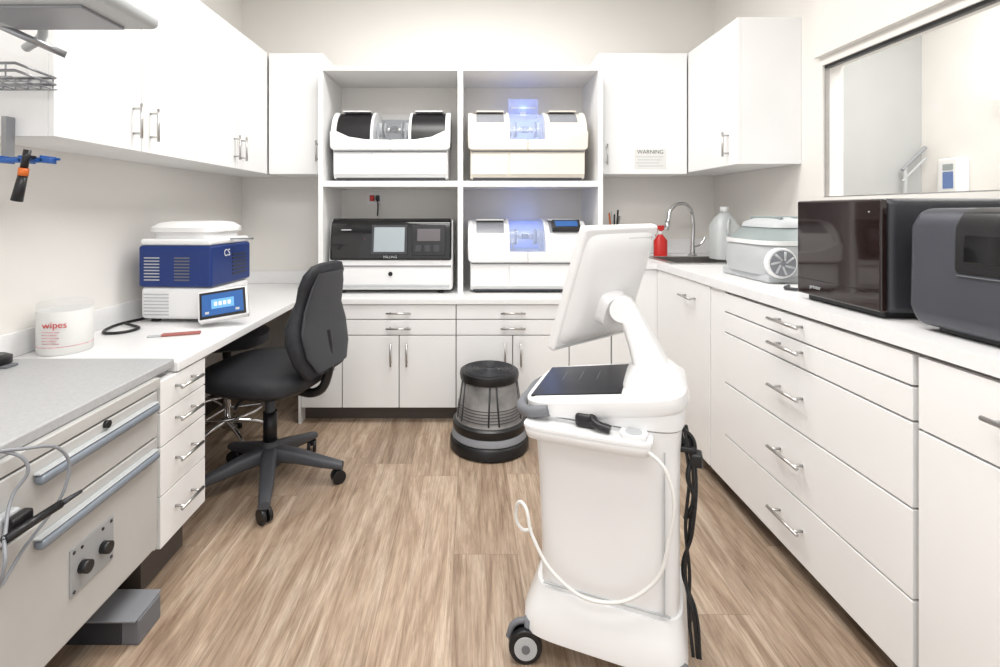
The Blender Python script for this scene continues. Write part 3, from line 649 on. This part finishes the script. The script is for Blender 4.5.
box(CT,'cord_hook',0.185,0.225,-0.075,-0.035,0.60,0.615,M_black,0.004)

# ------------------------------------------------------------------ right counter equipment
GB = group('resin_3d_printer',(0,0,0))
box(GB,'mirror_front',1.115,1.135,1.36,1.71,0.940,1.250,M_brown,0.006,seg=3)
box(GB,'housing',1.135,1.52,1.355,1.715,0.936,1.252,M_dgray,0.02,seg=4)
box(GB,'base',1.14,1.50,1.38,1.69,0.9205,0.945,M_black,0.004)
box(GB,'lid_seam',1.1145,1.1155,1.365,1.705,0.992,0.994,M_black)
text(GB,'logo','printer',0.018,(1.1145,1.62,0.97),(90,0,-90),M_lgray)
cyl(GB,'sensor',(1.113,1.40,1.215),(1.116,1.40,1.215),0.002,M_lgray,seg=12)
G2 = group('curing_unit')
M_char = mat('charcoal_metallic',(0.062,0.066,0.080),0.38,0.2,var=0.05)
box(G2,'base',1.15,1.54,0.84,1.23,0.9205,0.935,M_black,0.004)
prism(G2,'housing',[(1.128,0.932),(1.108,0.98),(1.112,1.18),(1.135,1.224),(1.56,1.230),(1.57,0.94)],'y',0.80,1.275,M_char,0.024,seg=5)
prism(G2,'screen_bezel',[(1.107,1.075),(1.1035,1.085),(1.107,1.18),(1.123,1.214),(1.16,1.227),(1.18,1.075)],'y',0.92,1.145,M_black,0.006)
prism(G2,'screen',[(1.1025,1.10),(1.1005,1.105),(1.1035,1.165),(1.13,1.165),(1.14,1.10)],'y',0.94,1.12,M_gloss,0.002)
box(G2,'front_groove',1.1055,1.11,0.93,1.14,1.070,1.072,M_mgray)
UG = group('sandblasting_cabinet',(1.365,2.20,0.9205),0)
box(UG,'base',-0.16,0.16,-0.17,0.20,0.0,0.035,M_lgray,0.01,seg=3)
loft(UG,'body',[(0.03,-0.005,0.01,0.165,0.190,4),(0.08,-0.005,0.01,0.175,0.200,4),(0.14,0.0,0.01,0.170,0.195,4),(0.155,0.0,0.01,0.165,0.19,4)],M_lgray,n=56)
loft(UG,'lid_rim',[(0.155,0.0,0.01,0.173,0.195,4.5),(0.172,0.0,0.01,0.173,0.195,4.5)],M_white,n=56)
loft(UG,'viewing_window',[(0.172,0.0,0.01,0.164,0.185,4),(0.225,0.03,0.02,0.140,0.155,4)],M_sage,n=56)
loft(UG,'lid_top',[(0.225,0.03,0.02,0.145,0.160,4),(0.245,0.035,0.02,0.140,0.155,4),(0.262,0.04,0.02,0.11,0.12,3.5),(0.268,0.04,0.02,0.07,0.08,3)],M_lgray,n=56)
for k in range(3): box(UG,'lid_rib_%d'%k,-0.06+k*0.06,-0.045+k*0.06,-0.09,0.14,0.255,0.272,M_sage,0.004)
PX=-0.115
cyl(UG,'porthole_ring',(PX,-0.195,0.085),(PX,-0.165,0.085),0.062,M_white,bevel=0.006)
cyl(UG,'porthole_sleeve',(PX,-0.199,0.085),(PX,-0.19,0.085),0.052,M_smgray)
for k in range(7):
    a=k*2*math.pi/7; cyl(UG,'sleeve_fold',(PX+0.012*math.cos(a),-0.198,0.085+0.012*math.sin(a)),(PX+0.048*math.cos(a+0.5),-0.199,0.085+0.048*math.sin(a+0.5)),0.005,M_lgray,seg=8)
# bottles
SB = group('spray_bottle',(1.235,3.26,0.9205))
loft(SB,'bottle',[(0,0,0,0.042,0.036,2.4),(0.10,0,0,0.042,0.036,2.4),(0.14,0,0,0.014,0.014,2)],M_red)
cyl(SB,'collar',(0,0,0.138),(0,0,0.16),0.014,M_white)
prism(SB,'trigger_head',[(-0.05,0.18),(-0.05,0.197),(0.03,0.20),(0.035,0.175),(0.0,0.16),(-0.01,0.17)],'y',-0.01,0.01,M_red,0.003)
tube(SB,'trigger',[(-0.02,0,0.175),(-0.035,0,0.15),(-0.03,0,0.13)],0.004,M_red)
JB = group('plastic_jug',(1.56,3.08,0.9205))
M_frost = mat('frosted_plastic',(0.62,0.65,0.65),0.3,alpha=0.9)
loft(JB,'jug',[(0,0,0,0.075,0.07,4),(0.20,0,0,0.077,0.072,4),(0.25,0,0,0.055,0.05,3),(0.285,0,0,0.022,0.022,2)],M_frost)
cyl(JB,'cap',(0,0,0.285),(0,0,0.32),0.024,M_white)
tube(JB,'grip',[(0,-0.06,0.24),(-0.02,-0.085,0.22),(-0.02,-0.085,0.16),(0,-0.065,0.14)],0.008,M_frost)
JB2 = group('soap_bottle',(1.42,2.66,0.9205))
loft(JB2,'bottle',[(0,0,0,0.035,0.03,3),(0.09,0,0,0.035,0.03,3),(0.115,0,0,0.012,0.012,2)],M_paper)
box(JB2,'label',-0.028,0.028,-0.031,-0.029,0.02,0.08,M_dgray)
cyl(JB2,'pump',(0,0,0.11),(0,0,0.14),0.006,M_white,seg=12); tube(JB2,'nozzle',[(0,0,0.14),(-0.03,0,0.142)],0.005,M_white,False)
CN = group('utensil_cup',(0.94,3.28,0.9205))
lathe(CN,'cup',[(0.03,0),(0.04,0.13),(0.037,0.13),(0.028,0.01)],M_mgray)
for k in range(5):
    a=k*1.3; cyl(CN,'tool_%d'%k,(0.008*math.cos(a),0.008*math.sin(a),0.01),(0.035*math.cos(a),0.03*math.sin(a),0.26+0.01*k),0.006,[M_steel,M_dgray,M_orange,M_lgray,M_black][k],seg=8)
RT = group('ultrasonic_cleaner',(1.38,2.49,0.9205))
box(RT,'tank',-0.08,0.08,-0.055,0.055,0.0,0.085,M_white,0.01,seg=3)
box(RT,'lid',-0.075,0.075,-0.05,0.05,0.085,0.10,M_lgray,0.008)
box(RT,'knob',-0.085,-0.078,-0.02,0.02,0.03,0.06,M_dgray,0.002)
CO = group('counter_cable')
tube(CO,'cord',[(1.65,1.80,1.02),(1.58,1.80,0.94),(1.5,1.84,0.928),(1.3,1.83,0.928),(1.18,1.86,0.928),(1.22,1.92,0.928)],0.006,M_dgray)

# ------------------------------------------------------------------ lights
def area(name, loc, sx, sy, e, rot=(0,0,0), col=(1,0.985,0.965)):
    l = bpy.data.lights.new(name,'AREA'); l.shape='RECTANGLE'; l.size=sx; l.size_y=sy; l.energy=e; l.color=col
    o = bpy.data.objects.new(name,l); o.location=loc; o.rotation_euler=[math.radians(r) for r in rot]; COL.objects.link(o); return o
for i,(x,y) in enumerate(((0.0,2.2),(0.0,0.7))):
    cp = group('ceiling_light_panel',(x,y,ZC))
    box(cp,'frame',-0.65,0.65,-0.33,0.33,-0.012,0,M_white,0.003)
    box(cp,'diffuser',-0.61,0.61,-0.29,0.29,-0.016,-0.011,M_lamp)
    area('ceiling_area', (x,y,ZC-0.03), 1.2,0.58, (32,26)[i])
area('ceiling_area', (0,-0.5,ZC-0.05), 1.2,0.6, 19)  # unseen fill light added behind the camera, no fixture modelled
area('adjacent_area', (2.5,2.0,ZC-0.05), 0.8,1.6, 50)
w = bpy.data.worlds.new('world'); S.world = w; w.use_nodes = True
w.node_tree.nodes['Background'].inputs[0].default_value=(0.98,0.985,1,1); w.node_tree.nodes['Background'].inputs[1].default_value=1.35
# ------------------------------------------------------------------ camera
cam = bpy.data.cameras.new('camera'); co = bpy.data.objects.new('camera',cam); COL.objects.link(co)
cam.sensor_width=36; cam.lens=18; cam.clip_start=0.05
cam.shift_x = 0.029; cam.shift_y=-0.1235
co.location=(0,0,H); co.rotation_euler=(math.radians(90),0,0)
S.camera = co
S.view_settings.view_transform='Standard'; S.view_settings.look='None'; S.view_settings.exposure=0.0
